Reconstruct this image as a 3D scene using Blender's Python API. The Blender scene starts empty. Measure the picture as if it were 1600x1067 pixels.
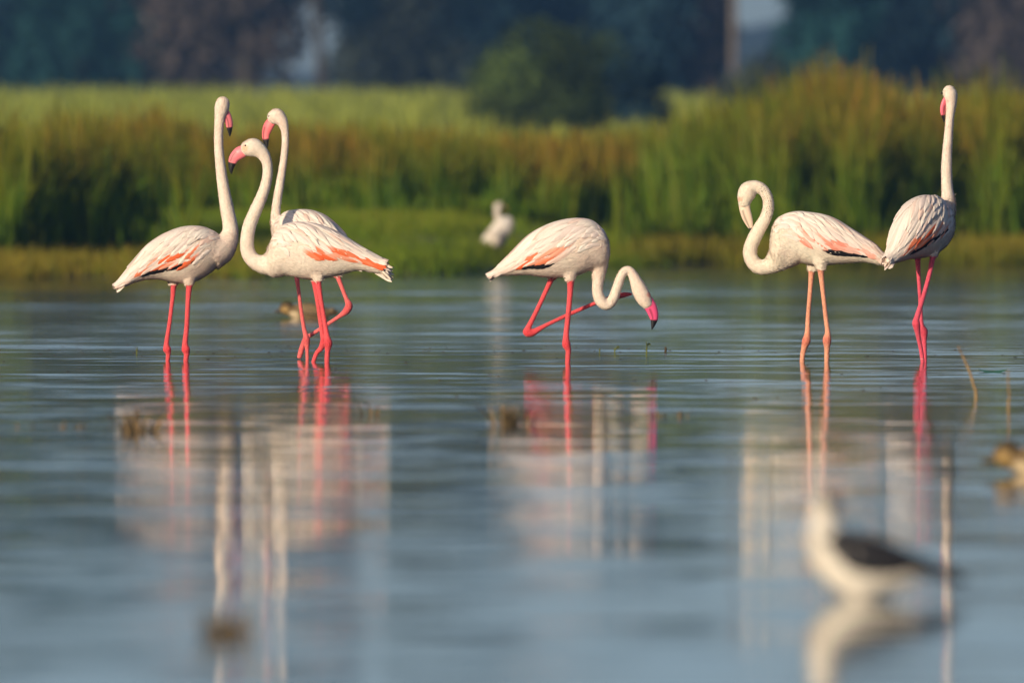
import bpy, math, random
import numpy as np
from mathutils import Vector

random.seed(7)
rng = np.random.default_rng(11)
scene = bpy.context.scene
COL = scene.collection

# ------------------------------------------------------------------ camera
CAM_H = 0.845            # metres above the water
FPX = 600 / 36 * 1600    # focal length in photo pixels
HZ = 250.0               # photo row of the horizon
cam_d = bpy.data.cameras.new("camera")
cam_d.lens = 600; cam_d.sensor_width = 36
cam_d.clip_start = 0.5; cam_d.clip_end = 8000
cam_d.dof.use_dof = True
cam_d.dof.focus_distance = 71.2
cam_d.dof.aperture_fstop = 6.4
cam = bpy.data.objects.new("camera", cam_d); COL.objects.link(cam)
cam.location = (0, 0, CAM_H)
cam.rotation_euler = (math.pi / 2 - math.atan((533.5 - HZ) / FPX), 0, 0)
scene.camera = cam

# ------------------------------------------------------------------ sky, sun, exposure
SUN_EL, SUN_BACK = 15.0, 36.0     # low sun behind the camera, to its left
world = bpy.data.worlds.new("World"); scene.world = world; world.use_nodes = True
wn = world.node_tree
sky = wn.nodes.new("ShaderNodeTexSky"); sky.sky_type = 'NISHITA'
sky.sun_disc = False
sky.sun_elevation = math.radians(SUN_EL)
sky.sun_rotation = math.radians(180 + SUN_BACK)
sky.air_density = 0.5; sky.dust_density = 1.0; sky.ozone_density = 1.1
bg = wn.nodes["Background"]; bg.inputs[1].default_value = 0.092
wn.links.new(sky.outputs[0], bg.inputs[0])
sd = bpy.data.lights.new("sun", 'SUN'); sd.energy = 4.5; sd.angle = math.radians(0.6)
sd.color = (1.0, 0.82, 0.56)
sun = bpy.data.objects.new("sun", sd); COL.objects.link(sun)
tosun = Vector((-math.sin(math.radians(SUN_BACK)) * math.cos(math.radians(SUN_EL)),
                -math.cos(math.radians(SUN_BACK)) * math.cos(math.radians(SUN_EL)),
                math.sin(math.radians(SUN_EL))))
sun.rotation_euler = tosun.to_track_quat('Z', 'Y').to_euler()
sun.location = tosun * 60
vs = scene.view_settings
vs.view_transform = 'Standard'; vs.look = 'None'; vs.exposure = 0.08; vs.gamma = 1.0
vs.use_curve_mapping = False
scene.cycles.use_denoising = True
scene.cycles.max_bounces = 8
scene.cycles.volume_bounces = 1
scene.cycles.caustics_reflective = False

# ------------------------------------------------------------------ helpers
def yd(py):
    """distance of a point on the water seen at photo row py"""
    return CAM_H * FPX / (py - HZ)

def wx(px, Y): return (px - 800) / FPX * Y
def wz(py, Y): return CAM_H - (py - HZ) / FPX * Y

def mat(name, color, rough=0.7, noise=None, bump=None, attr=None, spec=0.3, sheen=0.0, coords='Object'):
    """noise = (scale, dark multiplier), bump = (scale, distance), attr = colour attribute"""
    m = bpy.data.materials.new(name); m.use_nodes = True
    nt = m.node_tree; b = nt.nodes["Principled BSDF"]
    b.inputs["Roughness"].default_value = rough
    b.inputs["Specular IOR Level"].default_value = spec
    if sheen:
        b.inputs["Sheen Weight"].default_value = sheen
    tc = nt.nodes.new("ShaderNodeTexCoord")
    if attr:
        a = nt.nodes.new("ShaderNodeAttribute"); a.attribute_name = attr
        src = a.outputs["Color"]
    else:
        r = nt.nodes.new("ShaderNodeRGB"); r.outputs[0].default_value = (*color, 1); src = r.outputs[0]
    if noise:
        n = nt.nodes.new("ShaderNodeTexNoise"); n.inputs["Scale"].default_value = noise[0]
        n.inputs["Detail"].default_value = 4
        nt.links.new(tc.outputs[coords], n.inputs["Vector"])
        mr = nt.nodes.new("ShaderNodeMapRange")
        mr.inputs["From Min"].default_value = 0.3; mr.inputs["From Max"].default_value = 0.7
        mr.inputs["To Min"].default_value = noise[1]; mr.inputs["To Max"].default_value = 1.0
        nt.links.new(n.outputs["Fac"], mr.inputs["Value"])
        mx = nt.nodes.new("ShaderNodeVectorMath"); mx.operation = 'SCALE'
        nt.links.new(src, mx.inputs[0]); nt.links.new(mr.outputs[0], mx.inputs["Scale"])
        src = mx.outputs[0]
    nt.links.new(src, b.inputs["Base Color"])
    if bump:
        n = nt.nodes.new("ShaderNodeTexNoise"); n.inputs["Scale"].default_value = bump[0]
        n.inputs["Detail"].default_value = 3
        nt.links.new(tc.outputs["Object"], n.inputs["Vector"])
        bp = nt.nodes.new("ShaderNodeBump"); bp.inputs["Distance"].default_value = bump[1]
        bp.inputs["Strength"].default_value = 1.0
        nt.links.new(n.outputs["Fac"], bp.inputs["Height"])
        nt.links.new(bp.outputs[0], b.inputs["Normal"])
    return m

def new_mesh(name, verts, faces, material=None, smooth=True, colors=None):
    me = bpy.data.meshes.new(name)
    if isinstance(verts, np.ndarray): verts = verts.tolist()
    if isinstance(faces, np.ndarray): faces = faces.tolist()
    me.from_pydata(verts, [], faces)
    if material: me.materials.append(material)
    if smooth:
        me.polygons.foreach_set("use_smooth", [True] * len(me.polygons))
    if colors is not None:
        set_colors(me, colors)
    me.update()
    return me

def set_colors(me, colors):
    a = me.color_attributes.new("col", 'FLOAT_COLOR', 'POINT')
    c = np.ones((len(me.vertices), 4), dtype=np.float32); c[:, :3] = colors
    a.data.foreach_set("color", c.ravel())

def obj(name, me, parent=None, loc=None):
    o = bpy.data.objects.new(name, me); COL.objects.link(o)
    if parent: o.parent = parent
    if loc is not None: o.location = loc
    return o

def tag(o, label=None, cat=None, group=None, kind=None):
    if label: o["label"] = label
    if cat: o["category"] = cat
    if group: o["group"] = group
    if kind: o["kind"] = kind
    return o

def catmull(P, n):
    """P: (k,d) array -> smooth path through the points"""
    P = np.asarray(P, float); k = len(P)
    E = np.vstack([2 * P[0] - P[1], P, 2 * P[-1] - P[-2]])
    out = []
    for i in range(k - 1):
        p0, p1, p2, p3 = E[i], E[i + 1], E[i + 2], E[i + 3]
        for j in range(n):
            t = j / n
            out.append(0.5 * ((2 * p1) + (-p0 + p2) * t + (2 * p0 - 5 * p1 + 4 * p2 - p3) * t * t
                              + (-p0 + 3 * p1 - 3 * p2 + p3) * t ** 3))
    out.append(P[-1])
    return np.array(out)

def tube(path, ra, rb, B, n=16):
    """closed tube; ra = radius in the bending plane, rb = radius along B"""
    path = np.asarray(path, float); B = np.asarray(B, float)
    T = np.gradient(path, axis=0); T /= np.linalg.norm(T, axis=1)[:, None] + 1e-9
    V = []
    for p, t, a, b in zip(path, T, ra, rb):
        A = np.cross(B, t); la = np.linalg.norm(A)
        A = A / la if la > 1e-5 else np.array([0, 0, 1.0])
        Bp = np.cross(t, A)
        for k in range(n):
            w = 2 * math.pi * k / n
            V.append(p + A * a * math.cos(w) + Bp * b * math.sin(w))
    V = np.array(V); m = len(path); F = []
    for i in range(m - 1):
        for k in range(n):
            k2 = (k + 1) % n
            F.append((i * n + k, i * n + k2, (i + 1) * n + k2, (i + 1) * n + k))
    F.append(tuple(range(n - 1, -1, -1))); F.append(tuple((m - 1) * n + k for k in range(n)))
    return V, F

def merge(parts):
    V, F, o = [], [], 0
    for v, f in parts:
        V.append(np.asarray(v)); F += [tuple(i + o for i in q) for q in f]; o += len(v)
    return np.vstack(V), F

def remeshed(name, V, F, voxel, smooth=5):
    me = new_mesh("raw", V, F)
    o = bpy.data.objects.new("raw", me); COL.objects.link(o)
    r = o.modifiers.new("r", 'REMESH'); r.mode = 'VOXEL'; r.voxel_size = voxel; r.use_smooth_shade = True
    s = o.modifiers.new("s", 'SMOOTH'); s.factor = 0.5; s.iterations = smooth
    dg = bpy.context.evaluated_depsgraph_get()
    out = bpy.data.meshes.new_from_object(o.evaluated_get(dg)); out.name = name
    bpy.data.objects.remove(o); bpy.data.meshes.remove(me)
    out.materials.clear()
    out.polygons.foreach_set("use_smooth", [True] * len(out.polygons))
    return out

# ------------------------------------------------------------------ setting: ground, water, hills, haze
BED = -0.28
def shore(x):
    x = np.asarray(x, float)
    s = 122.5 + 13.5 / (1 + np.exp(-(x - 0.1) * 2.2))
    return s + 0.5 * np.sin(x * 1.7) + 0.35 * np.sin(x * 4.1 + 1) + 3 * np.sin(x * 0.09)

def ground_z(x, Y):
    d = np.asarray(Y, float) - shore(x)
    z = np.where(d < 0, np.maximum(BED, d * 0.05), 0)
    z = np.where(d >= 0, np.interp(d, [0, 1.2, 6, 12, 40, 270, 300, 3000], [0, .06, .27, .36, .45, 2.25, 2.35, 2.5]), z)
    z = np.where(np.asarray(Y) < -6, np.interp(-np.asarray(Y, float), [6, 9, 12], [BED, 0.0, 0.25]), z)
    return z

def graded(lo, hi, dense_lo, dense_hi, step, grow=1.35):
    a = list(np.arange(dense_lo, dense_hi + step / 2, step)); s = step
    while a[-1] < hi: s *= grow; a.append(min(hi, a[-1] + s))
    s = step
    while a[0] > lo: s *= grow; a.insert(0, max(lo, a[0] - s))
    return np.array(a)

xs = graded(-780, 780, -14, 14, 0.35)
ys = np.unique(np.concatenate([graded(-70, 1480, 110, 180, 0.6, 1.25), [-12, -9, -6]]))
GX, GY = np.meshgrid(xs, ys)
GZ = ground_z(GX, GY) + 0.02 * np.sin(GX * 3.1 + GY) * (GY > 124) * np.exp(-((GY - 145) / 40) ** 2)
nx = len(xs); ny = len(ys)
ii, jj = np.meshgrid(np.arange(nx - 1), np.arange(ny - 1))
q = (jj * nx + ii).ravel()
gf = np.stack([q, q + 1, q + 1 + nx, q + nx], 1)

m_ground = bpy.data.materials.new("ground_soil_and_turf"); m_ground.use_nodes = True
nt = m_ground.node_tree; b = nt.nodes["Principled BSDF"]; b.inputs["Roughness"].default_value = 0.95
geo = nt.nodes.new("ShaderNodeNewGeometry")
n1 = nt.nodes.new("ShaderNodeTexNoise"); n1.inputs["Scale"].default_value = 0.12; n1.inputs["Detail"].default_value = 6
n2 = nt.nodes.new("ShaderNodeTexNoise"); n2.inputs["Scale"].default_value = 2.0; n2.inputs["Detail"].default_value = 6
nt.links.new(geo.outputs["Position"], n1.inputs["Vector"]); nt.links.new(geo.outputs["Position"], n2.inputs["Vector"])
r1 = nt.nodes.new("ShaderNodeValToRGB")
r1.color_ramp.elements[0].position = 0.35; r1.color_ramp.elements[0].color = (0.28, 0.31, 0.04, 1)
r1.color_ramp.elements[1].position = 0.68; r1.color_ramp.elements[1].color = (0.36, 0.39, 0.055, 1)
r2 = nt.nodes.new("ShaderNodeValToRGB")
r2.color_ramp.elements[0].position = 0.3; r2.color_ramp.elements[0].color = (0.10, 0.08, 0.02, 1)
r2.color_ramp.elements[1].position = 0.7; r2.color_ramp.elements[1].color = (0.18, 0.15, 0.035, 1)
nt.links.new(n1.outputs["Fac"], r1.inputs[0]); nt.links.new(n2.outputs["Fac"], r2.inputs[0])
sp = nt.nodes.new("ShaderNodeSeparateXYZ"); nt.links.new(geo.outputs["Position"], sp.inputs[0])
mr = nt.nodes.new("ShaderNodeMapRange"); mr.inputs["From Min"].default_value = 0.08; mr.inputs["From Max"].default_value = 0.4
nt.links.new(sp.outputs["Z"], mr.inputs["Value"])
mx = nt.nodes.new("ShaderNodeMix"); mx.data_type = 'RGBA'
nt.links.new(mr.outputs[0], mx.inputs["Factor"]); nt.links.new(r2.outputs[0], mx.inputs[6]); nt.links.new(r1.outputs[0], mx.inputs[7])
nt.links.new(mx.outputs[2], b.inputs["Base Color"])
gme = new_mesh("ground", np.stack([GX.ravel(), GY.ravel(), GZ.ravel()], 1), gf, m_ground)
tag(obj("ground", gme), kind="structure")

# water: one still sheet; small slopes of the ripples as a procedural normal
m_water = bpy.data.materials.new("lake_water"); m_water.use_nodes = True
nt = m_water.node_tree; b = nt.nodes["Principled BSDF"]
b.inputs["Base Color"].default_value = (0.035, 0.042, 0.036, 1)
rough_in = b.inputs["Roughness"]
b.inputs["IOR"].default_value = 1.333
geo = nt.nodes.new("ShaderNodeNewGeometry")
sp = nt.nodes.new("ShaderNodeSeparateXYZ"); nt.links.new(geo.outputs["Position"], sp.inputs[0])
def vm(op, a, bb=None, scale=None):
    n = nt.nodes.new("ShaderNodeVectorMath"); n.operation = op
    for i, v in enumerate((a, bb)):
        if v is None: continue
        if isinstance(v, tuple): n.inputs[i].default_value = v
        else: nt.links.new(v, n.inputs[i])
    if scale is not None:
        if isinstance(scale, float): n.inputs["Scale"].default_value = scale
        else: nt.links.new(scale, n.inputs["Scale"])
    return n.outputs[0]
def slope(scale_xyz, detail, rough=0.5):
    v = vm('MULTIPLY', geo.outputs["Position"], scale_xyz)
    n = nt.nodes.new("ShaderNodeTexNoise"); n.inputs["Scale"].default_value = 1.0
    n.inputs["Detail"].default_value = detail; n.inputs["Roughness"].default_value = rough
    nt.links.new(v, n.inputs["Vector"])
    return vm('SUBTRACT', n.outputs["Color"], (0.5, 0.5, 0.5)), n.outputs["Fac"]
swell, _ = slope((0.25, 0.5, 1), 2)
ripple, _ = slope((1.0, 1.3, 1), 2.5, 0.55)
fine, _ = slope((2.6, 4.2, 1), 3, 0.6)
_, patch = slope((0.10, 0.16, 1), 2)
# a breath of wind roughens the far water; the near water lies calm
wind = nt.nodes.new("ShaderNodeMapRange"); wind.interpolation_type = 'SMOOTHSTEP'
wind.inputs["From Min"].default_value = 44; wind.inputs["From Max"].default_value = 92
wind.inputs["To Min"].default_value = 0.0; wind.inputs["To Max"].default_value = 1.0
nt.links.new(sp.outputs["Y"], wind.inputs["Value"])
pm = nt.nodes.new("ShaderNodeMapRange"); pm.inputs["From Min"].default_value = 0.35; pm.inputs["From Max"].default_value = 0.65
pm.inputs["To Min"].default_value = 0.25; pm.inputs["To Max"].default_value = 1.0
nt.links.new(patch, pm.inputs["Value"])
wa = nt.nodes.new("ShaderNodeMath"); wa.operation = 'MULTIPLY'
nt.links.new(wind.outputs[0], wa.inputs[0]); nt.links.new(pm.outputs[0], wa.inputs[1])
def amp(calm, windy):
    a = nt.nodes.new("ShaderNodeMath"); a.operation = 'MULTIPLY_ADD'
    a.inputs[1].default_value = windy - calm; a.inputs[2].default_value = calm
    nt.links.new(wa.outputs[0], a.inputs[0]); return a.outputs[0]
tot = vm('ADD', vm('SCALE', swell, scale=amp(0.004, 0.02)), vm('SCALE', ripple, scale=amp(0.014, 0.08)))
tot = vm('ADD', tot, vm('SCALE', fine, scale=amp(0.042, 0.08)))
nt.links.new(amp(0.031, 0.085), rough_in)
tot = vm('MULTIPLY', tot, (1, 1, 0))
nrm = vm('NORMALIZE', vm('ADD', tot, (0, 0, 1)))
nt.links.new(nrm, b.inputs["Normal"])
# ripples too small to see one by one: a second, broader lobe of the same water
b2_ = nt.nodes.new("ShaderNodeBsdfPrincipled")
b2_.inputs["Base Color"].default_value = b.inputs["Base Color"].default_value
b2_.inputs["IOR"].default_value = 1.333; b2_.inputs["Roughness"].default_value = 0.085
nt.links.new(nrm, b2_.inputs["Normal"])
mxw = nt.nodes.new("ShaderNodeMixShader"); mxw.inputs[0].default_value = 0.27
nt.links.new(b.outputs[0], mxw.inputs[1]); nt.links.new(b2_.outputs[0], mxw.inputs[2])
nt.links.new(mxw.outputs[0], nt.nodes["Material Output"].inputs["Surface"])
wv = [(-700, -9.2, 0), (700, -9.2, 0), (700, 160, 0), (-700, 160, 0)]
tag(obj("water", new_mesh("water", wv, [(0, 1, 2, 3)], m_water, smooth=False)), kind="structure")

# low wooded hills on the horizon
m_hill = mat("hill_scrub", (0.05, 0.07, 0.04), 0.95, noise=(0.05, 0.5))
hx = np.linspace(-760, 760, 240)
hv, hf = [], []
for i, x in enumerate(hx):
    h = 6.5 + 2.0 * math.sin(x * 0.013 + 1) + 1.5 * math.sin(x * 0.06) + 0.8 * math.sin(x * 0.21 + 2)
    hv += [(x, 1290, 2.0), (x, 1330, 2 + h * 0.7), (x, 1380, 2 + h), (x, 1460, 2.0)]
for i in range(len(hx) - 1):
    for k in range(3):
        a = i * 4 + k; hf.append((a, a + 4, a + 5, a + 1))
tag(obj("hills", new_mesh("hills", hv, hf, m_hill)), kind="structure")

# haze
m_haze = bpy.data.materials.new("haze_air"); m_haze.use_nodes = True
nt = m_haze.node_tree; nt.nodes.remove(nt.nodes["Principled BSDF"])
pv = nt.nodes.new("ShaderNodeVolumePrincipled")
pv.inputs["Color"].default_value = (0.20, 0.44, 1.0, 1); pv.inputs["Density"].default_value = 0.00034
pv.inputs["Anisotropy"].default_value = 0.2
nt.links.new(pv.outputs[0], nt.nodes["Material Output"].inputs["Volume"])
X0, X1, Y0_, Y1_, Z0, Z1 = -800, 800, -90, 1500, -1.6, 22
hv = [(x, y, z) for z in (Z0, Z1) for y in (Y0_, Y1_) for x in (X0, X1)]
hf = [(0, 2, 3, 1), (4, 5, 7, 6), (0, 1, 5, 4), (2, 6, 7, 3), (0, 4, 6, 2), (1, 3, 7, 5)]
tag(obj("haze", new_mesh("haze", hv, hf, m_haze, smooth=False)), kind="stuff",
    label="thin blue morning haze in the air over lake and field")

# ------------------------------------------------------------------ reeds and grass
def leafy(m, w):
    """thin leaves: part of the light passes through"""
    nt = m.node_tree; b = nt.nodes["Principled BSDF"]; out = nt.nodes["Material Output"]
    tr = nt.nodes.new("ShaderNodeBsdfTranslucent"); mx = nt.nodes.new("ShaderNodeMixShader"); mx.inputs[0].default_value = w
    nt.links.new(b.inputs["Base Color"].links[0].from_socket, tr.inputs[0])
    nt.links.new(b.outputs[0], mx.inputs[1]); nt.links.new(tr.outputs[0], mx.inputs[2]); nt.links.new(mx.outputs[0], out.inputs[0])
    return m
m_blade = leafy(mat("reed_blades", (0, 0, 0), 0.6, attr="col", spec=0.25), .42)

def blades(name, label, cat, xy, h, width, pal_base, pal_tip, lean=0.21, seg=4, tipfrac=0.55, full=None):
    """one mesh of many leaf blades; colours belong to the plants (green leaf, straw tip)"""
    n = len(xy); h = np.asarray(h)
    z0 = ground_z(xy[:, 0], xy[:, 1]) - 0.02
    ang = rng.uniform(0, 2 * np.pi, n); ln = rng.normal(0, lean, n) * h
    dx, dy = np.cos(ang) * ln, np.sin(ang) * ln
    fa = rng.uniform(0, np.pi, n); w = width * rng.uniform(0.6, 1.3, n)
    tone = (0.5 + 0.5 * np.sin(xy[:, 0] * 2.3 + np.sin(xy[:, 0] * 5.1) + xy[:, 1] * .4))[:, None]   # patches of one growth
    cb = np.array(pal_base)[rng.integers(0, len(pal_base), n)] * rng.uniform(0.75, 1.25, (n, 1))
    ct = np.array(pal_tip)[rng.integers(0, len(pal_tip), n)] * rng.uniform(0.75, 1.25, (n, 1))
    V = np.zeros((n, seg + 1, 2, 3)); C = np.zeros((n, seg + 1, 2, 3))
    for k in range(seg + 1):
        t = k / seg
        cx = xy[:, 0] + dx * t ** 2; cy = xy[:, 1] + dy * t ** 2
        cz = z0 + h * (t - 0.12 * t * t * np.abs(ln / h) * 4)
        ww = w * (1 - 0.85 * t ** 1.5) / 2
        ox, oy = np.cos(fa) * ww, np.sin(fa) * ww
        for s, sg in ((0, -1), (1, 1)):
            V[:, k, s] = np.stack([cx + sg * ox, cy + sg * oy, cz], 1)
        th_ = (t * h / full)[:, None] if full else t
        f = np.clip((th_ - tipfrac + rng.normal(0, .08, (n, 1))) / 0.35, 0, 1)
        f = np.clip(f * (.45 + .75 * tone) + .12 * tone * t, 0, 1)
        C[:, k, :] = (cb * (1 - f) + ct * f)[:, None, :]
    base = (np.arange(n) * (seg + 1) * 2)[:, None]
    F = np.concatenate([base + np.array([2 * k, 2 * k + 1, 2 * k + 3, 2 * k + 2]) for k in range(seg)], 0)
    me = new_mesh(name, V.reshape(-1, 3), F, m_blade, True, C.reshape(-1, 3))
    return tag(obj(name, me), label, cat, kind="stuff")

GREEN = [(0.092, 0.185, 0.004), (0.12, 0.215, 0.004), (0.072, 0.155, 0.004), (0.16, 0.205, 0.006)]
STRAW = [(0.31, 0.205, 0.016), (0.26, 0.20, 0.012), (0.33, 0.18, 0.016), (0.17, 0.14, 0.010), (0.13, 0.13, 0.010)]
def scatter(px0, px1, d0, d1, n, clump=0.35, ymid=130, bias=1.25):
    x = rng.uniform(wx(px0, ymid), wx(px1, ymid), n)
    nc = max(8, int((wx(px1, ymid) - wx(px0, ymid)) * (d1 - d0) * 0.9))
    cx = rng.uniform(wx(px0, ymid), wx(px1, ymid), nc); cd = d0 + (d1 - d0) * rng.uniform(0, 1, nc) ** bias
    pick = rng.integers(0, nc, n)
    d = d0 + (d1 - d0) * rng.uniform(0, 1, n) ** bias
    mask = rng.uniform(0, 1, n) < 0.7
    x = np.where(mask, cx[pick] + rng.normal(0, clump * .6, n), x)
    d = np.where(mask, np.clip(cd[pick] + rng.normal(0, clump, n), d0 - .3, d1 + .5), d)
    return np.stack([x, shore(x) + d], 1)

def top_height(xy, pxs, pys, jitter=0.13, lo=0.22, front=None):
    """blade height so that the bed's top line stands at its measured height"""
    Y = xy[:, 1]; px = 800 + xy[:, 0] / Y * FPX
    z = CAM_H - (np.interp(px, pxs, pys) - HZ) / FPX * (Y.mean())
    h = z - ground_z(xy[:, 0], Y)
    h = h * (1 - np.abs(rng.normal(0, jitter * .95, len(h)))) + rng.normal(0, .04, len(h))
    h = h * np.where(rng.uniform(0, 1, len(h)) < .03, rng.uniform(1.02, 1.16, len(h)), 1) * (1 + .07 * np.sin(xy[:, 0] * 3.7 + 2 * np.sin(xy[:, 0] * 1.9 + xy[:, 1] * .3)))
    if front is not None:      # the outer rows of a reed bed are younger and lower
        x_ = xy[:, 0]; d = Y - front(xy) + rng.normal(0, .35, len(h)) - 1.3 * np.sin(x_ * 3.3 + 1.4 * np.sin(x_ * 1.3)) * np.sin(x_ * 7.9 + 1)
        h = h * np.clip(np.interp(d, [-.3, .6, 1.4, 2.6], [.30, .50, .80, 1]) * rng.uniform(.85, 1.12, len(h)), .2, 1.08)
    return np.clip(h, lo, 3)

TOPX = [-700, 0, 120, 320, 400, 600, 740, 860, 1000, 1130, 1200, 1290, 1380, 1460, 1600, 2300]
TOPY = [150, 156, 156, 180, 190, 196, 204, 214, 190, 158, 130, 100, 116, 124, 106, 120]
xy = scatter(-650, 325, 3.0, 11, 24000, bias=1.6)
xy = xy[xy[:, 1] - shore(xy[:, 0]) < np.interp(xy[:, 0], [-4.6, -3.4, -2.2, -1.6], [11.5, 5, 3.8, 3.0])]
xy = xy[np.sin(xy[:, 0] * 4.1 + 2 * np.sin(xy[:, 0] * 1.7)) + rng.uniform(-1, 1, len(xy)) > -1.0]
blades("reed_bed", "dense tall green reeds with straw coloured tips beside the dry bank", "reeds", xy, top_height(xy, TOPX, TOPY, front=lambda p: shore(p[:, 0]) + 3.0), 0.031, GREEN, STRAW, full=.88)
xy = scatter(60, 1010, 3.0, 24, 34000, ymid=140, bias=1.0)
xy = xy[xy[:, 1] > np.maximum(shore(xy[:, 0]) + 6.5, 138 + .6 * np.sin(xy[:, 0] * 2.1))]
blades("reed_bed", "lower brownish reeds set back behind the short green bank", "reeds", xy, top_height(xy, TOPX, TOPY, front=lambda p: np.maximum(shore(p[:, 0]) + 6.5, 138)), 0.031, GREEN, STRAW, full=.62)
xy = scatter(1010, 2250, 2.0, 10, 26000, ymid=142)
xy = xy[np.sin(xy[:, 0] * 3.4 + 2 * np.sin(xy[:, 0] * 1.9)) + rng.uniform(-1, 1, len(xy)) > -1.0]
blades("reed_bed", "tallest yellow-green reeds growing right down to the water", "reeds", xy, top_height(xy, TOPX, TOPY, 0.2, front=lambda p: shore(p[:, 0]) + 2.0), 0.032,
       GREEN + [(0.13, 0.20, 0.006), (0.11, 0.19, 0.006)], [(0.27, 0.20, 0.016), (0.21, 0.20, 0.012), (0.33, 0.18, 0.02), (0.16, 0.19, 0.012)], full=1.18)
xy = scatter(200, 1100, 0.0, 18, 42000, ymid=135, bias=1.2)
xy = xy[xy[:, 1] < np.maximum(shore(xy[:, 0]) + 7, 139.5)]; n = len(xy)
blades("bank_grass", "short bright green grass on the bank behind the bowed flamingo", "grass", xy, rng.uniform(.05, .13, n), 0.014,
       [(0.11, 0.21, 0.004), (0.14, 0.24, 0.006), (0.18, 0.24, 0.008)], [(0.19, 0.26, 0.010), (0.25, 0.24, 0.016)], seg=2)
n = 14000
xy = scatter(-650, 420, 0.0, 3.6, n, ymid=124)
blades("dry_grass", "dry tan grass along the water's edge below the dense reeds", "grass", xy, rng.uniform(.05, .16, n), 0.012,
       [(0.26, 0.21, 0.015), (0.20, 0.21, 0.01), (0.30, 0.23, 0.022)], [(0.30, 0.23, 0.03), (0.24, 0.21, 0.02)], seg=2)
n = 11000
xy = scatter(1000, 2250, 0.0, 2.2, n, ymid=140)
blades("dry_grass", "pale yellowing grass at the foot of the tallest reeds", "grass", xy, rng.uniform(.08, .25, n), 0.014,
       [(0.21, 0.20, 0.012), (0.16, 0.20, 0.01)], [(0.28, 0.24, 0.02), (0.33, 0.25, 0.025)], seg=2)
n = 16000
fy = rng.uniform(165, 415, n)
xy = np.stack([rng.uniform(-1, 1, n) * fy * 0.055, fy], 1)
blades("field_crop", "yellow-green crop covering the field before the far trees", "crop", xy, rng.uniform(.15, .4, n), 0.10,
       [(0.26, 0.30, 0.04), (0.30, 0.33, 0.045), (0.23, 0.28, 0.035)], [(0.38, 0.42, 0.06), (0.33, 0.38, 0.05)], seg=2)

# ------------------------------------------------------------------ trees
m_bark = mat("tree_bark", (0.05, 0.042, 0.036), 0.9, noise=(6, 0.5), bump=(20, 0.02))
LEAF = {}
def leaf_mat(key, c):
    if key not in LEAF:
        LEAF[key] = leafy(mat("foliage_" + key, c, 0.8, attr="col", spec=0.1), .25)
    return LEAF[key]

def make_tree(name, label, px, Y, H, W, clear, color, group, leaves=5200, leaf=0.32, seed=0, lobes=13, trunk_r=None):
    r = np.random.default_rng(100 + seed)
    x = wx(px, Y); z = float(ground_z(x, Y)) - 0.1
    root = obj(name, None, loc=(x, Y, z)); tag(root, label, "tree" if "shrub" not in name else "shrub", group)
    tr = trunk_r or 0.028 * H
    parts = []
    lean = r.normal(0, .03, 2) * H
    tp = [(0, 0, 0), (lean[0] * .2, lean[1] * .2, H * .2), (lean[0] * .6, lean[1] * .6, H * .5), (lean[0], lean[1], H * .82)]
    p = catmull(tp, 4); rad = np.linspace(tr, tr * .2, len(p)); rad[0] *= 1.35
    parts.append(tube(p, rad, rad, (0.3, 1, 0), 9))
    cents = []
    ch = H - clear
    for k in range(lobes):
        a = 2 * math.pi * (k + r.uniform(-.3, .3)) / lobes * 2.4; f = (k + r.uniform(0, 1)) / lobes if clear > 1 else ((k + r.uniform(0, 1)) / lobes) ** 1.5
        rr = W * .5 * r.uniform(.25, .80) * math.sqrt(max(0.3, 1 - max(0, 2 * f - 1) ** 2 * .75))
        c = np.array([math.cos(a) * rr + lean[0] * f, math.sin(a) * rr + lean[1] * f, clear + ch * (0.04 + 0.80 * f)])
        cents.append((c, W * r.uniform(.20, .31)))
        s = np.array([lean[0] * .5, lean[1] * .5, clear * .75 + ch * f * .45])
        mid = (s + c) / 2 + np.array([0, 0, -.05 * H])
        lp = catmull([s, mid, c], 4); lr = np.linspace(tr * .42, tr * .08, len(lp))
        parts.append(tube(lp, lr, lr, (.2, .3, 1), 6))
    V, F = merge(parts)
    obj("trunk", new_mesh("trunk", V, F, m_bark), root)
    per = leaves // lobes; PV, PC = [], []
    for c, R in cents:
        d = r.normal(0, 1, (per, 3)); d /= np.linalg.norm(d, axis=1)[:, None]
        rad = R * r.uniform(.35, 1.12, (per, 1)) ** .6
        pos = c + d * rad * np.array([1.1, 1.1, ch * .14 / R + .45])
        nn = d + r.normal(0, .7, (per, 3)); nn /= np.linalg.norm(nn, axis=1)[:, None]
        u = np.cross(nn, r.normal(0, 1, (per, 3))); u /= np.linalg.norm(u, axis=1)[:, None]
        v = np.cross(nn, u); sz = leaf * r.uniform(.5, 1.2, (per, 1))
        quad = np.stack([pos - u * sz * .6, pos + v * sz * .38, pos + u * sz * .6, pos - v * sz * .38], 1)
        PV.append(quad)
        PC.append(np.repeat((np.array(color) * r.uniform(.45, 1.8) * r.uniform(.7, 1.3, (per, 1)))[:, None], 4, 1))
    PV = np.concatenate(PV).reshape(-1, 3); PC = np.concatenate(PC).reshape(-1, 3)
    PV[:, 2] = np.maximum(PV[:, 2], 0.05)
    F = np.arange(len(PV)).reshape(-1, 4)
    obj("crown", new_mesh("crown", PV, F, leaf_mat("leaf", (0, 0, 0)), False, PC), root)
    return root

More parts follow.
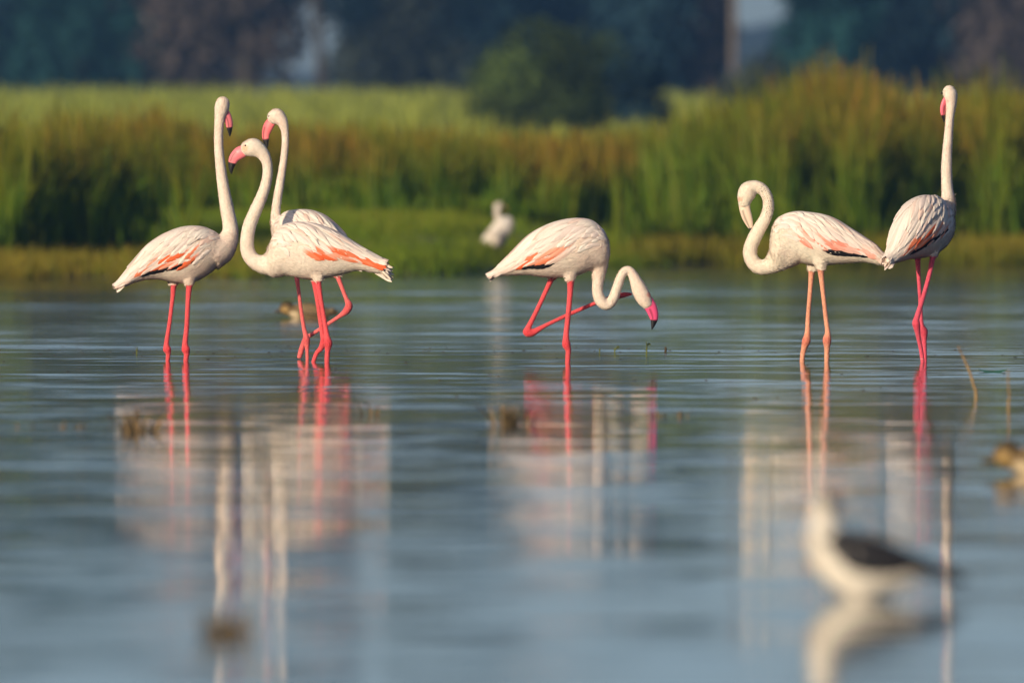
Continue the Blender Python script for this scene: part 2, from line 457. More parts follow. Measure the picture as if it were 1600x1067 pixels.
TEAL_HAZE = (0.012, 0.050, 0.052); BROWN = (0.058, 0.048, 0.046); DEEP_HAZE = (0.014, 0.038, 0.054); OLIVE = (0.055, 0.085, 0.022); MOSS = (0.045, 0.058, 0.046)  # the teal and deep leaf colours carry blue of distant haze, painted in
L_D = "dark blue-green leafy tree in the hazy line beyond the field"
L_B = "dull brownish tree in the hazy line beyond the field"
G_D, G_B = "dark trees beyond the field", "brownish trees beyond the field"
trees = [  # px, Y, H, W, clear, colour
    (-330, 440, 9.5, 6.0, .6, DEEP_HAZE), (-160, 455, 9.0, 5.5, .4, TEAL_HAZE), (-20, 440, 9.5, 5.4, .3, DEEP_HAZE),
    (120, 432, 9.0, 4.6, .3, TEAL_HAZE), (270, 445, 9.2, 4.4, .3, BROWN), (385, 470, 9.0, 3.6, 1.3, BROWN),
    (640, 440, 9.0, 3.8, .3, MOSS), (745, 455, 9.0, 4.0, .3, DEEP_HAZE), (950, 450, 8.4, 4.6, .4, DEEP_HAZE),
    (1050, 470, 7.4, 2.8, .3, BROWN), (1300, 440, 7.8, 2.9, .3, TEAL_HAZE), (1390, 432, 8.0, 3.4, .3, DEEP_HAZE),
    (1510, 440, 7.8, 3.8, .3, BROWN), (1640, 430, 8.0, 4.0, .3, BROWN), (1800, 445, 8.0, 5.0, .3, DEEP_HAZE), (1980, 450, 8.5, 6.0, .3, TEAL_HAZE),
    (30, 500, 10.5, 5.5, .3, DEEP_HAZE), (200, 500, 10.0, 5.0, .3, DEEP_HAZE), (690, 500, 9.5, 4.6, .3, MOSS), (850, 500, 9.4, 5.0, .3, DEEP_HAZE),
    (1370, 500, 8.4, 3.6, .3, DEEP_HAZE), (1580, 500, 8.0, 5.0, .3, DEEP_HAZE)]
for i, (px, Y, H, W, cl, c) in enumerate(trees):
    H *= .90 if px < 780 else .82
    if Y < 480: Y = 447 - (px - 800) * 0.012 + (i * 37 % 5 - 2)      # the row runs a little towards the lake on its far end
    brown = c is BROWN
    own = {1050: "slender brownish tree standing beside the pale wooden pole", 1300: "dark tree across the pale gap from the wooden pole",
           850: "dark tree rising straight behind the round bushy tree", 640: "mossy grey-green tree next to the bare-trunked tree",
           385: "thin brownish tree standing beside the bare-trunked tree's pale gap"}.get(px)
    make_tree("tree", own or (L_B if brown else L_D), px, Y, H, W, cl, c, None if own else (G_B if brown else G_D), seed=i)
make_tree("tree", "tree with a bare dark trunk standing between two pale gaps", 505, 436, 9.2, 3.2, 2.5, DEEP_HAZE, None, seed=51, trunk_r=.17)
make_tree("round_shrub_tree", "round green bushy tree standing alone in the field before the tree line", 850, 270, 1.85, 2.25, .05, OLIVE, None,
          leaves=6500, leaf=.11, seed=60, lobes=14, trunk_r=.08)
make_tree("shrub", "small dark shrub growing beside the round bushy tree", 985, 290, 1.25, 1.3, .05, DEEP_HAZE, None, leaves=1800, leaf=.14, seed=61, lobes=7, trunk_r=.05)
make_tree("shrub", "low grey-green shrub at the foot of the pale pole", 1165, 350, 1.35, 1.7, .05, (.06, .075, .045), None, leaves=1500, leaf=.14, seed=62, lobes=7, trunk_r=.05)

# pale wooden pole
Yp = 400; xp = wx(1146, Yp); zp = float(ground_z(xp, Yp)) - .1
m_pole = mat("weathered_pole_wood", (0.17, 0.14, 0.125), 0.85, noise=(8, 0.6), bump=(30, 0.01))
pp = catmull([(0, 0, -.4), (.01, 0, 2.5), (-.01, .01, 5), (.0, .0, 7.4)], 6)
rr = np.linspace(.085, .06, len(pp))
pole = obj("wooden_pole", new_mesh("wooden_pole", *tube(pp, rr, rr, (0, 1, 0), 12), m_pole), loc=(xp, Yp, zp))
tag(pole, "tall pale wooden pole standing in the gap between far trees", "pole")

# ------------------------------------------------------------------ birds
m_skin = mat("bird_body", (0, 0, 0), 0.62, attr="col", noise=(80, 0.90), bump=(190, 0.0028), spec=0.2, sheen=0.2)
m_bill = mat("bird_bill", (0, 0, 0), 0.42, attr="col", spec=0.4)
m_eye = mat("bird_eye", (0.02, 0.015, 0.01), 0.15, spec=0.6)
def soft(m):
    b = m.node_tree.nodes['Principled BSDF']; b.inputs['Subsurface Weight'].default_value = .35
    b.inputs['Subsurface Radius'].default_value = (1, .6, .45); b.inputs['Subsurface Scale'].default_value = .012
    return m
soft(m_skin)
m_feather = mat("bird_feather", (0, 0, 0), 0.6, attr="col", noise=(90, 0.92), bump=(420, 0.0009), spec=0.15)

class Bird:
    def __init__(s, name, label, cat, px0, pyw, phi, dirn, group=None, Y=None, z0=0.0):
        s.Y = Y or yd(pyw); s.px0, s.pyw = px0, pyw; s.k = FPX / s.Y
        ph = math.radians(phi)
        s.F = np.array([dirn * math.cos(ph), math.sin(ph), 0.0])
        L = np.array([s.F[1], -s.F[0], 0.0]); s.L = L if L[1] < 0 else -L
        s.root = obj(name, None, loc=(wx(px0, s.Y), s.Y, z0)); tag(s.root, label, cat, group)
    def pos(s, px, py, lat=0.0):
        x = (px - s.px0) / s.k
        f = (x - lat * s.L[0]) / s.F[0]
        p = s.F * f + s.L * lat; p[2] = (s.pyw - py) / s.k
        return p
    def flat(s, px, py, pxb, slope):
        d0 = s.pos(pxb, py)[1]
        return np.array([(px - s.px0) / s.k, d0 + (px - pxb) / s.k * slope, (s.pyw - py) / s.k])
    # torso: stations (px, top, bottom) listed from breast to tail tip
    def set_torso(s, st, wfac=0.74, inset=2.2):
        A = catmull(np.array(st, float), 5)
        h = (A[:, 2] - A[:, 1]) / 2
        top = A[:, 1] + np.minimum(inset, h * .25)
        s.hh = (A[:, 2] - top) / 2 / s.k
        s.cc = np.array([s.pos(a[0], (t + a[2]) / 2) for a, t in zip(A, top)])
        hm = s.hh.max()
        s.bb = wfac * hm * (s.hh / hm) ** 0.85
        s.len = np.linalg.norm(s.cc[0] - s.cc[-1])
    def surf(s, u, th, side):
        n = len(s.hh) - 1; i = min(max(u, 0), 1) * n
        g = np.arange(n + 1)
        c = np.array([np.interp(i, g, s.cc[:, k]) for k in range(3)])
        h, b = np.interp(i, g, s.hh), np.interp(i, g, s.bb)
        return c + np.array([0, 0, 1.0]) * h * math.cos(th) + s.L * side * b * math.sin(th)
    def normal(s, u, th, side):
        e = 0.012
        du = s.surf(min(u + e, 1), th, side) - s.surf(max(u - e, 0), th, side)
        dt = s.surf(u, th + .03, side) - s.surf(u, th - .03, side)
        n = np.cross(du, dt); n /= np.linalg.norm(n) + 1e-9
        c = s.surf(u, th, side) - s.surf(u, 0, side) * .5 - s.surf(u, math.pi, side) * .5
        return n if np.dot(n, c) >= 0 else -n
    def torso_mesh(s, n=28):
        V, F = [], []
        m = len(s.hh)
        for i in range(m):
            for k in range(n):
                a = 2 * math.pi * k / n
                V.append(s.cc[i] + np.array([0, 0, s.hh[i] * math.cos(a)]) + s.L * s.bb[i] * math.sin(a))
        for i in range(m - 1):
            for k in range(n):
                k2 = (k + 1) % n
                F.append((i * n + k, i * n + k2, (i + 1) * n + k2, (i + 1) * n + k))
        F.append(tuple(range(n - 1, -1, -1))); F.append(tuple((m - 1) * n + k for k in range(n)))
        return np.array(V), F

    def build_body(s, neck, legs, skin, legc, neckslope=None, pxb=None, voxel=0.0034, masks=(), speckle=None, toes=True, bed=BED, flush=0.06, down=13000, melt=22):
        parts = [s.torso_mesh()]; D_neck = None
        if neck:
            P = np.array([(s.pos(a, b_) if neckslope is None else s.flat(a, b_, pxb, neckslope)) for a, b_, r in neck])
            R = np.array([r / s.k for a, b_, r in neck])
            D = D_neck = catmull(np.column_stack([P, R]), 6)
            parts.append(tube(D[:, :3], D[:, 3], D[:, 3] * .94, s.L, 18))
            d = D[-1, :3] - D[-4, :3]; d /= np.linalg.norm(d) + 1e-9     # rounded end of the head
            a, f = D[-1, :3], D[-1, 3]
            cap = np.array([a - d * f * .3, a + d * f * .4, a + d * f * .75, a + d * f * .9])
            parts.append(tube(cap, np.array([1.0, .88, .55, .1]) * f, np.array([1.0, .88, .55, .1]) * f * .94, s.L, 14))
        segs = []
        legs = [([(a, b_, r * (1.12 if (r >= 5.4 and i > 0) else .97)) for i, (a, b_, r) in enumerate(pts)], lat, st_) for pts, lat, st_ in legs]
        for pts, lat, stand in legs:
            P = [s.pos(a, b_, lat) for a, b_, r in pts]; R = [r / s.k for a, b_, r in pts]
            top = P[0] + (P[0] - P[1]) / np.linalg.norm(P[0] - P[1]) * (24 / s.k)
            parts.append(tube(np.array([top, (top + P[0]) / 2, P[0], P[0] + (P[1] - P[0]) * .05]),
                              np.array([14, 10.5, 6.5, 4]) / s.k, np.array([11, 9, 6, 4]) / s.k, s.L, 12))
            if stand:
                d = P[-1] - P[-2]; d = d / -d[2] if d[2] < -1e-4 else np.array([0, 0, -1.0])
                e = P[-1] + d * np.array([.4, .4, 1]) * (P[-1][2] - bed - 0.012)
                P.append(e); R.append(R[-1])
            D = catmull(np.column_stack([np.array(P), np.array(R)]), 5)
            parts.append(tube(D[:, :3], D[:, 3], D[:, 3], s.L, 10))
            segs.append((D, P[0][2]))
            if stand and toes:
                for a in (-.55, 0, .55):
                    dv = s.F * math.cos(a) + s.L * math.sin(a)
                    tp = np.array([P[-1] + np.array([0, 0, .01]), P[-1] + dv * .035 + np.array([0, 0, .003]), P[-1] + dv * .075 - np.array([0, 0, .004])])
                    parts.append(tube(tp, [.007, .006, .004], [.008, .007, .005], np.cross(dv, [0, 0, 1]), 8))
        V, F = merge(parts)
        me = remeshed("body", V, F, voxel)
        co = np.zeros(len(me.vertices) * 3); me.vertices.foreach_get("co", co); co = co.reshape(-1, 3)
        # melt the joins of neck, thighs and trunk together; legs and head keep their shape
        wgt = np.ones(len(co))
        for D, zt in segs:
            d = np.min(np.linalg.norm(co[:, None] - D[None, :, :3], axis=2) - D[None, :, 3], axis=1)
            wgt[(d < .014) & (co[:, 2] < zt + .02)] = 0
        if D_neck is not None:
            dn = np.linalg.norm(co[:, None] - D_neck[None, :, :3], axis=2) - D_neck[None, :, 3]
            wgt *= np.clip((.42 - dn.argmin(1) / len(D_neck)) / .12, 0, 1) * (dn.min(1) < .03) + (dn.min(1) >= .03)
        ed = np.zeros(len(me.edges) * 2, dtype=np.int64); me.edges.foreach_get("vertices", ed); ed = ed.reshape(-1, 2)
        deg = np.bincount(ed.ravel(), minlength=len(co))[:, None]
        for it in range(melt):
            acc = np.stack([np.bincount(ed[:, 0], co[ed[:, 1], q_], len(co)) + np.bincount(ed[:, 1], co[ed[:, 0], q_], len(co)) for q_ in range(3)], 1)
            co = co + (acc / deg - co) * .6 * wgt[:, None]
        me.vertices.foreach_set("co", co.ravel()); me.update()
        c = np.tile(np.array(skin, float), (len(co), 1))
        # broad, uneven rosy flush of the plumage
        w = 0.5 + 0.5 * np.sin(co[:, 0] * 31 + 2 * np.sin(co[:, 2] * 27)) * np.sin(co[:, 2] * 37 + co[:, 1] * 23 + s.px0)
        c *= 1 - flush * w[:, None] * np.array([0.1, 1.0, 0.9])
        for mpx, mpy, mr, mc in masks:
            p = s.pos(mpx, mpy) if neckslope is None else s.flat(mpx, mpy, pxb, neckslope)
            d = np.linalg.norm((co - p) * np.array([1, .3, 1]), axis=1) * s.k
            f = np.clip((mr - d) / (mr * .35) + .3, 0, 1)[:, None]
            c = c * (1 - f) + np.array(mc) * f
        if speckle:
            for mpx, mpy, mr in speckle:
                p = s.pos(mpx, mpy); d = np.linalg.norm(co - p, axis=1) * s.k
                g = np.sin(co[:, 0] * 700 + 3 * np.sin(co[:, 2] * 410)) * np.sin(co[:, 2] * 620 + 4 * np.sin(co[:, 1] * 380))
                f = (np.clip((mr - d) / mr, 0, 1) > .15) * np.clip((g - .35) * 2.2, 0, .75)
                c = c * (1 - f[:, None]) + np.array([.12, .09, .07]) * f[:, None]
        for D, zt in segs:
            d = np.min(np.linalg.norm(co[:, None, :] - D[None, :, :3], axis=2) - D[None, :, 3], axis=1)
            f = np.clip((0.011 - d) / .003, 0, 1) * np.clip((zt + .006 - co[:, 2]) / .008, 0, 1)
            # scaly skin: redder, darker at the joints, mottled along the shaft
            jn = np.clip((D[:, 3][np.argmin(np.linalg.norm(co[:, None, :] - D[None, :, :3], axis=2), axis=1)] * s.k - 4.6) / 2.5, 0, 1)
            mot = 1 - .16 * (np.sin(co[:, 2] * 310 + 2 * np.sin(co[:, 2] * 97)) * np.sin(co[:, 0] * 420 + co[:, 2] * 60) > .25) - .10 * np.clip(np.sin(co[:, 2] * 41 + s.px0), 0, 1)
            lc = np.array(legc) * mot[:, None] * (1 - jn[:, None] * np.array([.10, .38, .34]))
            c = c * (1 - f[:, None]) + lc * f[:, None]
        c *= (1 + .05 * np.sin(co[:, 2] * 95 + 3 * np.sin(co[:, 0] * 130)) * np.sin(co[:, 2] * 260))[:, None]
        set_colors(me, c); me.materials.append(m_skin)
        s.body = obj("body", me, s.root)
        if down:
            s.add_down(me, co, c, D_neck, [g[0] for g in segs], [g[1] for g in segs], down)
        return s.body

    def add_down(s, me, co, col, neck, legs, leg_top, n):
        """soft plumage: many short loose barbs lying along the body, growing from head to tail"""
        r = np.random.default_rng(int(s.px0))
        nv = len(co); no = np.zeros(nv * 3); me.vertices.foreach_get("normal", no); no = no.reshape(-1, 3)
        keep = np.ones(nv, bool)
        for D, zt in zip(legs, leg_top):
            d = np.min(np.linalg.norm(co[:, None] - D[None, :, :3], axis=2) - D[None, :, 3], axis=1)
            keep &= ~((d < .012) & (co[:, 2] < zt + .004))
        T = np.gradient(neck[:, :3], axis=0); T /= np.linalg.norm(T, axis=1)[:, None]
        dn = np.linalg.norm(co[:, None] - neck[None, :, :3], axis=2) - neck[None, :, 3]
        k = dn.argmin(1); on_neck = (dn.min(1) < .006) & (k > len(neck) * .22)
        back = -s.F + np.array([0, 0, -.35]); back /= np.linalg.norm(back)
        flow = np.where(on_neck[:, None], -T[k], back)
        idx = r.choice(np.nonzero(keep)[0], n)
        p = co[idx] + r.normal(0, .0012, (n, 3)); N = no[idx]; f = flow[idx] + r.normal(0, .22, (n, 3))
        f -= N * np.sum(f * N, 1)[:, None]; f /= np.linalg.norm(f, axis=1)[:, None] + 1e-9
        side = np.cross(N, f)
        L = np.where(on_neck[idx], r.uniform(.006, .012, n), r.uniform(.012, .022, n))[:, None]
        w = np.where(on_neck[idx], .0011, .0019)[:, None] * r.uniform(.7, 1.3, (n, 1))
        up = r.uniform(.05, .20, (n, 1))
        a = p - N * .001; b_ = p + f * L * .55 + N * L * up * .45; e = p + f * L + N * L * up * .62
        V = np.stack([a - side * w, a + side * w, b_ - side * w * .9, b_ + side * w * .9, e], 1).reshape(-1, 3)
        C = np.repeat(col[idx] * r.uniform(.86, 1.06, (n, 1)), 5, 0)
        F = []
        for q in range(n):
            o_ = q * 5; F += [(o_, o_ + 2, o_ + 3, o_ + 1), (o_ + 2, o_ + 4, o_ + 3)]
        dm = new_mesh("down", V, F, m_feather, True, C)
        dm.normals_split_custom_set_from_vertices(np.repeat(N, 5, 0).tolist())     # barbs shade like the plumage they lie on
        tag(obj("down", dm, s.body), kind="stuff")

    def build_bill(s, pts, base, tip, tip_from, neckslope=None, pxb=None, width=.62):
        P = np.array([(s.pos(a, b_) if neckslope is None else s.flat(a, b_, pxb, neckslope)) for a, b_, r in pts])
        R = np.array([r / s.k for a, b_, r in pts])
        D = catmull(np.column_stack([P, R]), 6); D[:, 3] = np.maximum(D[:, 3], .0012)
        V, F = tube(D[:, :3], D[:, 3], D[:, 3] * width, s.L, 16)
        t = np.repeat(np.linspace(0, 1, len(D)), 16)
        f = np.clip((t - tip_from) / .03, 0, 1)[:, None]
        c = np.array(base) * (1 - f) + np.array(tip) * f
        # gape line between the two halves of the bill
        k = np.tile(np.arange(16), len(D)); gape = ((k == 5) | (k == 11)) & (t > .2) & (t < tip_from)
        c[gape] *= .35
        obj("bill", new_mesh("bill", V, F, m_bill, True, c), s.root)

    def build_eyes(s, px, py, r, head_r, neckslope=None, pxb=None):
        c = s.pos(px, py) if neckslope is None else s.flat(px, py, pxb, neckslope)
        for sd_ in (-1, 1):
            V, F = [], []
            q = c + s.L * sd_ * head_r / s.k * .9; R = r / s.k
            path = np.array([q + s.L * sd_ * R * t for t in (-1, -.5, 0, .5, .95)])
            rd = np.array([.1, .8, 1, .8, .1]) * R
            V, F = tube(path, rd, rd, (0, 0, 1), 10)
            obj("eye", new_mesh("eye", V, F, m_eye), s.root)

    def feather(s, u1, t1, u2, t2, side, W, lift0, lift1, color, name="wing_feather", ext=0.0, NT=8, NS=5, blunt=.75, root_c=None):
        """one feather lying on the plumage from (u1,t1) to (u2,t2); a curved vane with a raised shaft"""
        P, N = [], []
        for i in range(NT):
            t = i / (NT - 1)
            u = u1 + (u2 - u1) * t; th = t1 + (t2 - t1) * t
            uc = min(u, .97)
            p = s.surf(uc, th, side); n = s.normal(uc, th, side)
            if u > .97: p = p + (s.cc[-1] - s.cc[-8]) / np.linalg.norm(s.cc[-1] - s.cc[-8]) * (u - .97) * s.len
            P.append(p); N.append(n)
        P = np.array(P); N = np.array(N); T = np.gradient(P, axis=0); T /= np.linalg.norm(T, axis=1)[:, None] + 1e-9
        V, F = [], []
        bend = rng.normal(0, .12)
        for i in range(NT):
            t = i / (NT - 1)
            w = W * min(1, .45 + t * 1.6) * (1 - max(0, (t - blunt) / (1 - blunt)) ** 2.2) ** .5 if t < 1 else W * .06
            cr = np.cross(N[i], T[i]); cr /= np.linalg.norm(cr) + 1e-9
            for k in range(NS):
                q = k / (NS - 1) * 2 - 1
                lf = lift0 + (lift1 - lift0) * t + 0.0012 * (1 - abs(q)) - q * q * W * .16
                V.append(P[i] + cr * (q * w + bend * W * t * t) + N[i] * lf)
        for i in range(NT - 1):
            for k in range(NS - 1):
                a = i * NS + k; F.append((a, a + 1, a + NS + 1, a + NS))
        C = np.zeros((NT, NS, 3)); c0 = np.array(color); pale = np.array(root_c if root_c is not None else color)
        for i in range(NT):
            t = i / (NT - 1); m_ = min(1, max(0, (t - .12) / .28))
            for k in range(NS):
                C[i, k] = (pale * (1 - m_) + c0 * m_) * rng.uniform(.93, 1.03) * (.95 if k == NS // 2 else 1)
        obj(name, new_mesh(name, V, F, m_feather, True, C.reshape(-1, 3)), s.root)

    def wing(s, pal, seed=0, black=(.40, .72), edge=(78, 122), u0=.13, scale=1.0, coral=.62, coral_u=.34, gap=.28, coral_end=.74):
        """folded wing on each flank: dark flight feathers lowest, short coverts over them, long drooping scapulars on top"""
        r = np.random.default_rng(seed); Ls = s.len
        def the(u): return math.radians(np.interp(u, [.1, .5, .8, 1], [edge[0], edge[1], edge[1] - 4, 100]))
        def pick(k): return pal[k][r.integers(len(pal[k]))]
        for side in (1, -1):
            if black:
                ua, ub = black; sp_ = ub - ua
                for k in range(5):
                    u1 = ua + sp_ * (.14 * k - .1); th = the(u1)
                    s.feather(u1, th * .95, u1 + sp_ * (.52 + .04 * k), th * (1.08 - .008 * k), side, .011 * scale * min(1, sp_ / .2), .001, .0045, pal["dark"], "flight_feather", blunt=.5)
            for v, L, v2 in ((.80, .085, 1.0), (.64, .085, .86)):            # coverts
                u = coral_u - .06 + r.uniform(0, .03)
                while u < .88:
                    l_ = L * scale * r.uniform(.8, 1.2); u2 = u + l_ / Ls * .95
                    w = pick("coral") if (r.uniform() < coral and u2 < coral_end + .1) else pick("blush" if r.uniform() < .5 else "white")
                    s.feather(u, v * the(u), min(u2, 1.03), min(v2 + r.normal(0, .03), 1.0) * the(min(u2, 1)), side, .0115 * scale * r.uniform(.85, 1.2),
                              .001, .0045, w, blunt=.6, root_c=pick("white"))
                    u += .042 * r.uniform(.85, 1.2)
            for j, (v, L) in enumerate(((.56, .085), (.40, .12), (.24, .14), (.10, .15), (.0, .13))):   # scapulars
                u = .20 + r.uniform(0, .04)
                while u < .86:
                    if j == 0 and r.uniform() < gap and u > coral_u - .08:
                        u += .045; continue
                    l_ = L * scale * r.uniform(.8, 1.2) * np.interp(u, [.2, .4, .9], [.65, 1, .9])
                    a = math.radians(np.interp(u, [.2, .45, .9], [48, 38, 12]) + r.normal(0, 5))
                    u2 = u + l_ * math.cos(a) / Ls
                    th1 = max(.04, v * the(u) + r.normal(0, .03))
                    th2 = th1 + l_ * math.sin(a) / s.hh.max()
                    th2 = min(th2, the(min(u2, 1)) * r.uniform(.84, .97))
                    c = pick("blush") if r.uniform() < .12 else pick("white")
                    lo = .0025 + .0011 * j
                    s.feather(u, th1, min(u2, 1.03), th2, side, .0118 * scale * r.uniform(.8, 1.2), lo * .3, lo + .0034 * scale, c, blunt=.5)
                    u += .05 * r.uniform(.8, 1.2)
            for v in (.92, .78, .62, .46, .30, .15, .03):                     # small shoulder coverts
                u = u0 + r.uniform(0, .02) + (.09 if v > .7 else 0)
                while u < .30 + .05 * r.uniform():
                    l_ = .048 * scale * r.uniform(.8, 1.25)
                    a = math.radians(32 + r.normal(0, 10)); u2 = u + l_ * math.cos(a) / Ls
                    th1 = max(.04, v * the(u) + r.normal(0, .04)); th2 = th1 + l_ * math.sin(a) / s.hh.max()
                    c = pick("white")
                    if .5 < v < .9 and r.uniform() < .22: c = pick("blush")
                    s.feather(u, th1, u2, th2, side, .0085 * scale * r.uniform(.8, 1.2), .0004, .0035 * scale, c, blunt=.55)
                    u += .036 * r.uniform(.8, 1.2)

    def tail(s, color, n=7, L=.07, W=.013, spread=.5, drop=0.0, shag=.14):
        d = s.cc[-1] - s.cc[-10]; d /= np.linalg.norm(d)
        base = s.cc[-7]
        for k in range(n):
            a = (k / (n - 1) - .5) * spread * 2
            dv = d + s.L * a * .55 + np.array([0, 0, rng.uniform(-1, 1) * shag - drop]); dv /= np.linalg.norm(dv)
            up = np.array([0, 0, 1.0]) + s.L * a * .4; cr = np.cross(up, dv); cr /= np.linalg.norm(cr); up = np.cross(dv, cr)
            ro = rng.uniform(-1.1, 1.1); cr, up = cr * math.cos(ro) + up * math.sin(ro), up * math.cos(ro) - cr * math.sin(ro)
            LL = L * rng.uniform(.7, 1.15) + np.linalg.norm(s.cc[-1] - base)
            V, F = [], []
            off = np.array([0, 0, 1.0]) * (rng.uniform(-1, 1) * s.hh[-7] * .7)
            for i in range(8):
                t = i / 7; w = W * min(1, .5 + t * 1.5) * (1 - max(0, (t - .7) / .3) ** 2) ** .5 if i < 7 else W * .08
                for q in (-1, -.5, 0, .5, 1):
                    V.append(base + off * (1 - .4 * t) + dv * LL * t + cr * q * w * 1.0 + up * (.0015 * (1 - abs(q)) - .01 * t * t))
            for i in range(7):
                for q in range(4):
                    a_ = i * 5 + q; F.append((a_, a_ + 1, a_ + 6, a_ + 5))
            C = np.array(color) * rng.uniform(.9, 1.05, (len(V), 1))
            obj("tail_feather", new_mesh("tail_feather", V, F, m_feather, True, C), s.root)

WHITE = (0.85, 0.745, 0.66)
PAL = dict(white=[(0.86, 0.77, 0.71), (0.83, 0.72, 0.67), (0.87, 0.80, 0.75), (0.80, 0.68, 0.65), (0.85, 0.75, 0.71)],
           blush=[(0.84, 0.62, 0.55), (0.84, 0.66, 0.60)],
           coral=[(0.85, 0.15, 0.05), (0.85, 0.24, 0.12), (0.84, 0.36, 0.25), (0.84, 0.18, 0.07)], dark=(0.012, 0.011, 0.012))
PAL_PALE = dict(PAL, coral=[(0.85, 0.42, 0.34), (0.85, 0.32, 0.24), (0.84, 0.50, 0.43)])
PINK = (0.86, 0.22, 0.27); BLACK = (0.012, 0.011, 0.012)
GROUP = None
CORAL_LEG = (0.82, 0.095, 0.115)

# 1: neck straight up, facing right
b1 = Bird("flamingo", "flamingo with straight upright neck and black-edged wing, its bill behind its neighbour's head", "flamingo", 278, 564, 14, 1)
b1.set_torso([(352, 376, 398), (345, 367, 410), (328, 357, 427), (310, 352, 438), (290, 352.5, 443), (270, 358, 441), (250, 368, 437), (230, 383, 437), (210, 407, 442), (195, 427, 448), (185, 443, 449)])
b1.build_body([(330, 396, 28), (346, 388, 23), (355.5, 376, 17), (359.5, 363, 13.3), (359, 350, 12), (356, 335, 11.3), (351.5, 310, 10), (347.5, 285, 9), (344, 258, 8), (341.5, 230, 7.2), (341.5, 205, 7.2), (343, 186, 8.2), (346, 170, 11.3), (348, 161, 11.2)],
              [([(271, 446, 5), (269, 470, 3.6), (264, 510, 3.7), (260, 536, 4.3), (261, 546, 6), (263, 554, 4), (261.5, 566, 3.8)], -.035, True),
               ([(296, 446, 5.5), (294, 470, 4.2), (292, 510, 4.2), (289.5, 536, 4.8), (290.5, 546, 6.3), (292, 554, 4.6), (290.5, 566, 4.4)], .035, True)],
              WHITE, CORAL_LEG)
b1.build_bill([(351, 171, 4.5), (354.5, 181, 6.3), (357.5, 192, 6.2), (358.5, 201, 4.5), (358.8, 208, 2.6), (358.7, 213.5, .8)], PINK, BLACK, .54)
b1.build_eyes(351, 166, 1.8, 9)
b1.wing(PAL, 1); b1.tail(WHITE, 6, .02)

# 2: neck in an S, facing left, in front of 3
b2 = Bird("flamingo", "flamingo with an S-shaped neck and orange wing patches, standing in front of another flamingo", "flamingo", 495, 566, 8, -1)
b2.set_torso([(414, 396, 424), (422, 376, 432), (432, 360, 434), (446, 349, 431), (465, 345.5, 434), (490, 347.5, 437), (512, 354.5, 434), (534, 365, 429), (560, 382, 423), (582, 395, 426), (600, 406, 428)])
b2.build_body([(440, 402, 27), (424, 411, 20), (409, 413, 14.5), (396, 407, 12.3), (388, 396, 11.8), (385.5, 380, 11), (389, 355, 10.6), (397.5, 333, 10), (408, 309, 9), (415, 289, 8.4), (418, 270, 8), (416.5, 253, 8.3), (409, 239, 10.8), (397, 231, 14.5), (387, 232, 13)],
              [([(492, 440, 6), (495, 462, 4.3), (500, 495, 4.2), (504, 522, 4.6), (507, 532, 6.3), (501, 545, 4.6), (490, 564, 3.6)], -.02, True),
               ([(497, 440, 5.5), (501, 465, 4), (507, 500, 4), (511, 524, 4.6), (513, 536, 6.3), (512, 548, 4.6), (511, 566, 4.3)], .03, True)],
              (0.85, .76, .67), CORAL_LEG, masks=[(383, 232, 6, (.85, .58, .42))])
b2.build_bill([(381, 236, 9.6), (373, 240, 9.8), (365.5, 247.5, 8), (362, 257, 5.8), (361, 265, 3.4), (361.3, 272, .8)], PINK, BLACK, .53)
b2.build_eyes(385, 228, 1.8, 11)
b2.wing(PAL, 2, black=None, edge=(70, 108), coral_u=.48, coral_end=.95, gap=.6, coral=.85); b2.tail((.85, .74, .67), 16, .05, W=.010, spread=.6, drop=.10, shag=.30)

# 3: behind 2, facing left, one leg lifted
b3 = Bird("flamingo", "flamingo with upright neck and one bent leg lifted, partly hidden behind another flamingo", "flamingo", 476, 562, 24, -1)
b3.set_torso([(427, 352, 372), (433, 343, 388), (445, 331, 402), (462, 326.5, 418), (482, 326.5, 425), (502, 333, 424), (518, 345, 420), (535, 364, 418), (552, 386, 417), (566, 402, 416)])
b3.build_body([(452, 372, 24), (440, 364, 17), (432, 350, 10.5), (430.5, 333, 8), (433.5, 309, 7.3), (438.5, 280, 6.4), (443, 250, 5.7), (445.5, 225, 5.6), (445, 206, 6), (441, 191, 9), (433, 182.5, 12.5), (428, 183.5, 12)],
              [([(463, 428, 5), (466, 450, 3.4), (470, 480, 3.3), (475, 512, 3.6), (478, 524, 4.6), (479, 532, 5.6), (480, 545, 3.6), (480.5, 564, 3.2)], .03, True),
               ([(528, 432, 4.5), (534, 448, 3.7), (541, 466, 3.8), (545.5, 477, 5.5), (541, 486, 5.4), (530, 494.5, 3.5), (508, 509, 3.3), (488, 522, 3.5), (478, 529, 4.6), (472, 544, 5), (467, 560, 4)], -.03, False)],
              WHITE, (.85, .16, .17))
b3.build_bill([(424, 190, 8), (418.5, 199, 8.4), (415, 210, 6.6), (415, 219, 5.2), (416, 227, 3), (416.3, 233, .8)], (.85, .19, .22), BLACK, .55)
b3.build_eyes(424, 182, 1.7, 9.5)
b3.wing(PAL, 3); b3.tail(WHITE, 5, .02)

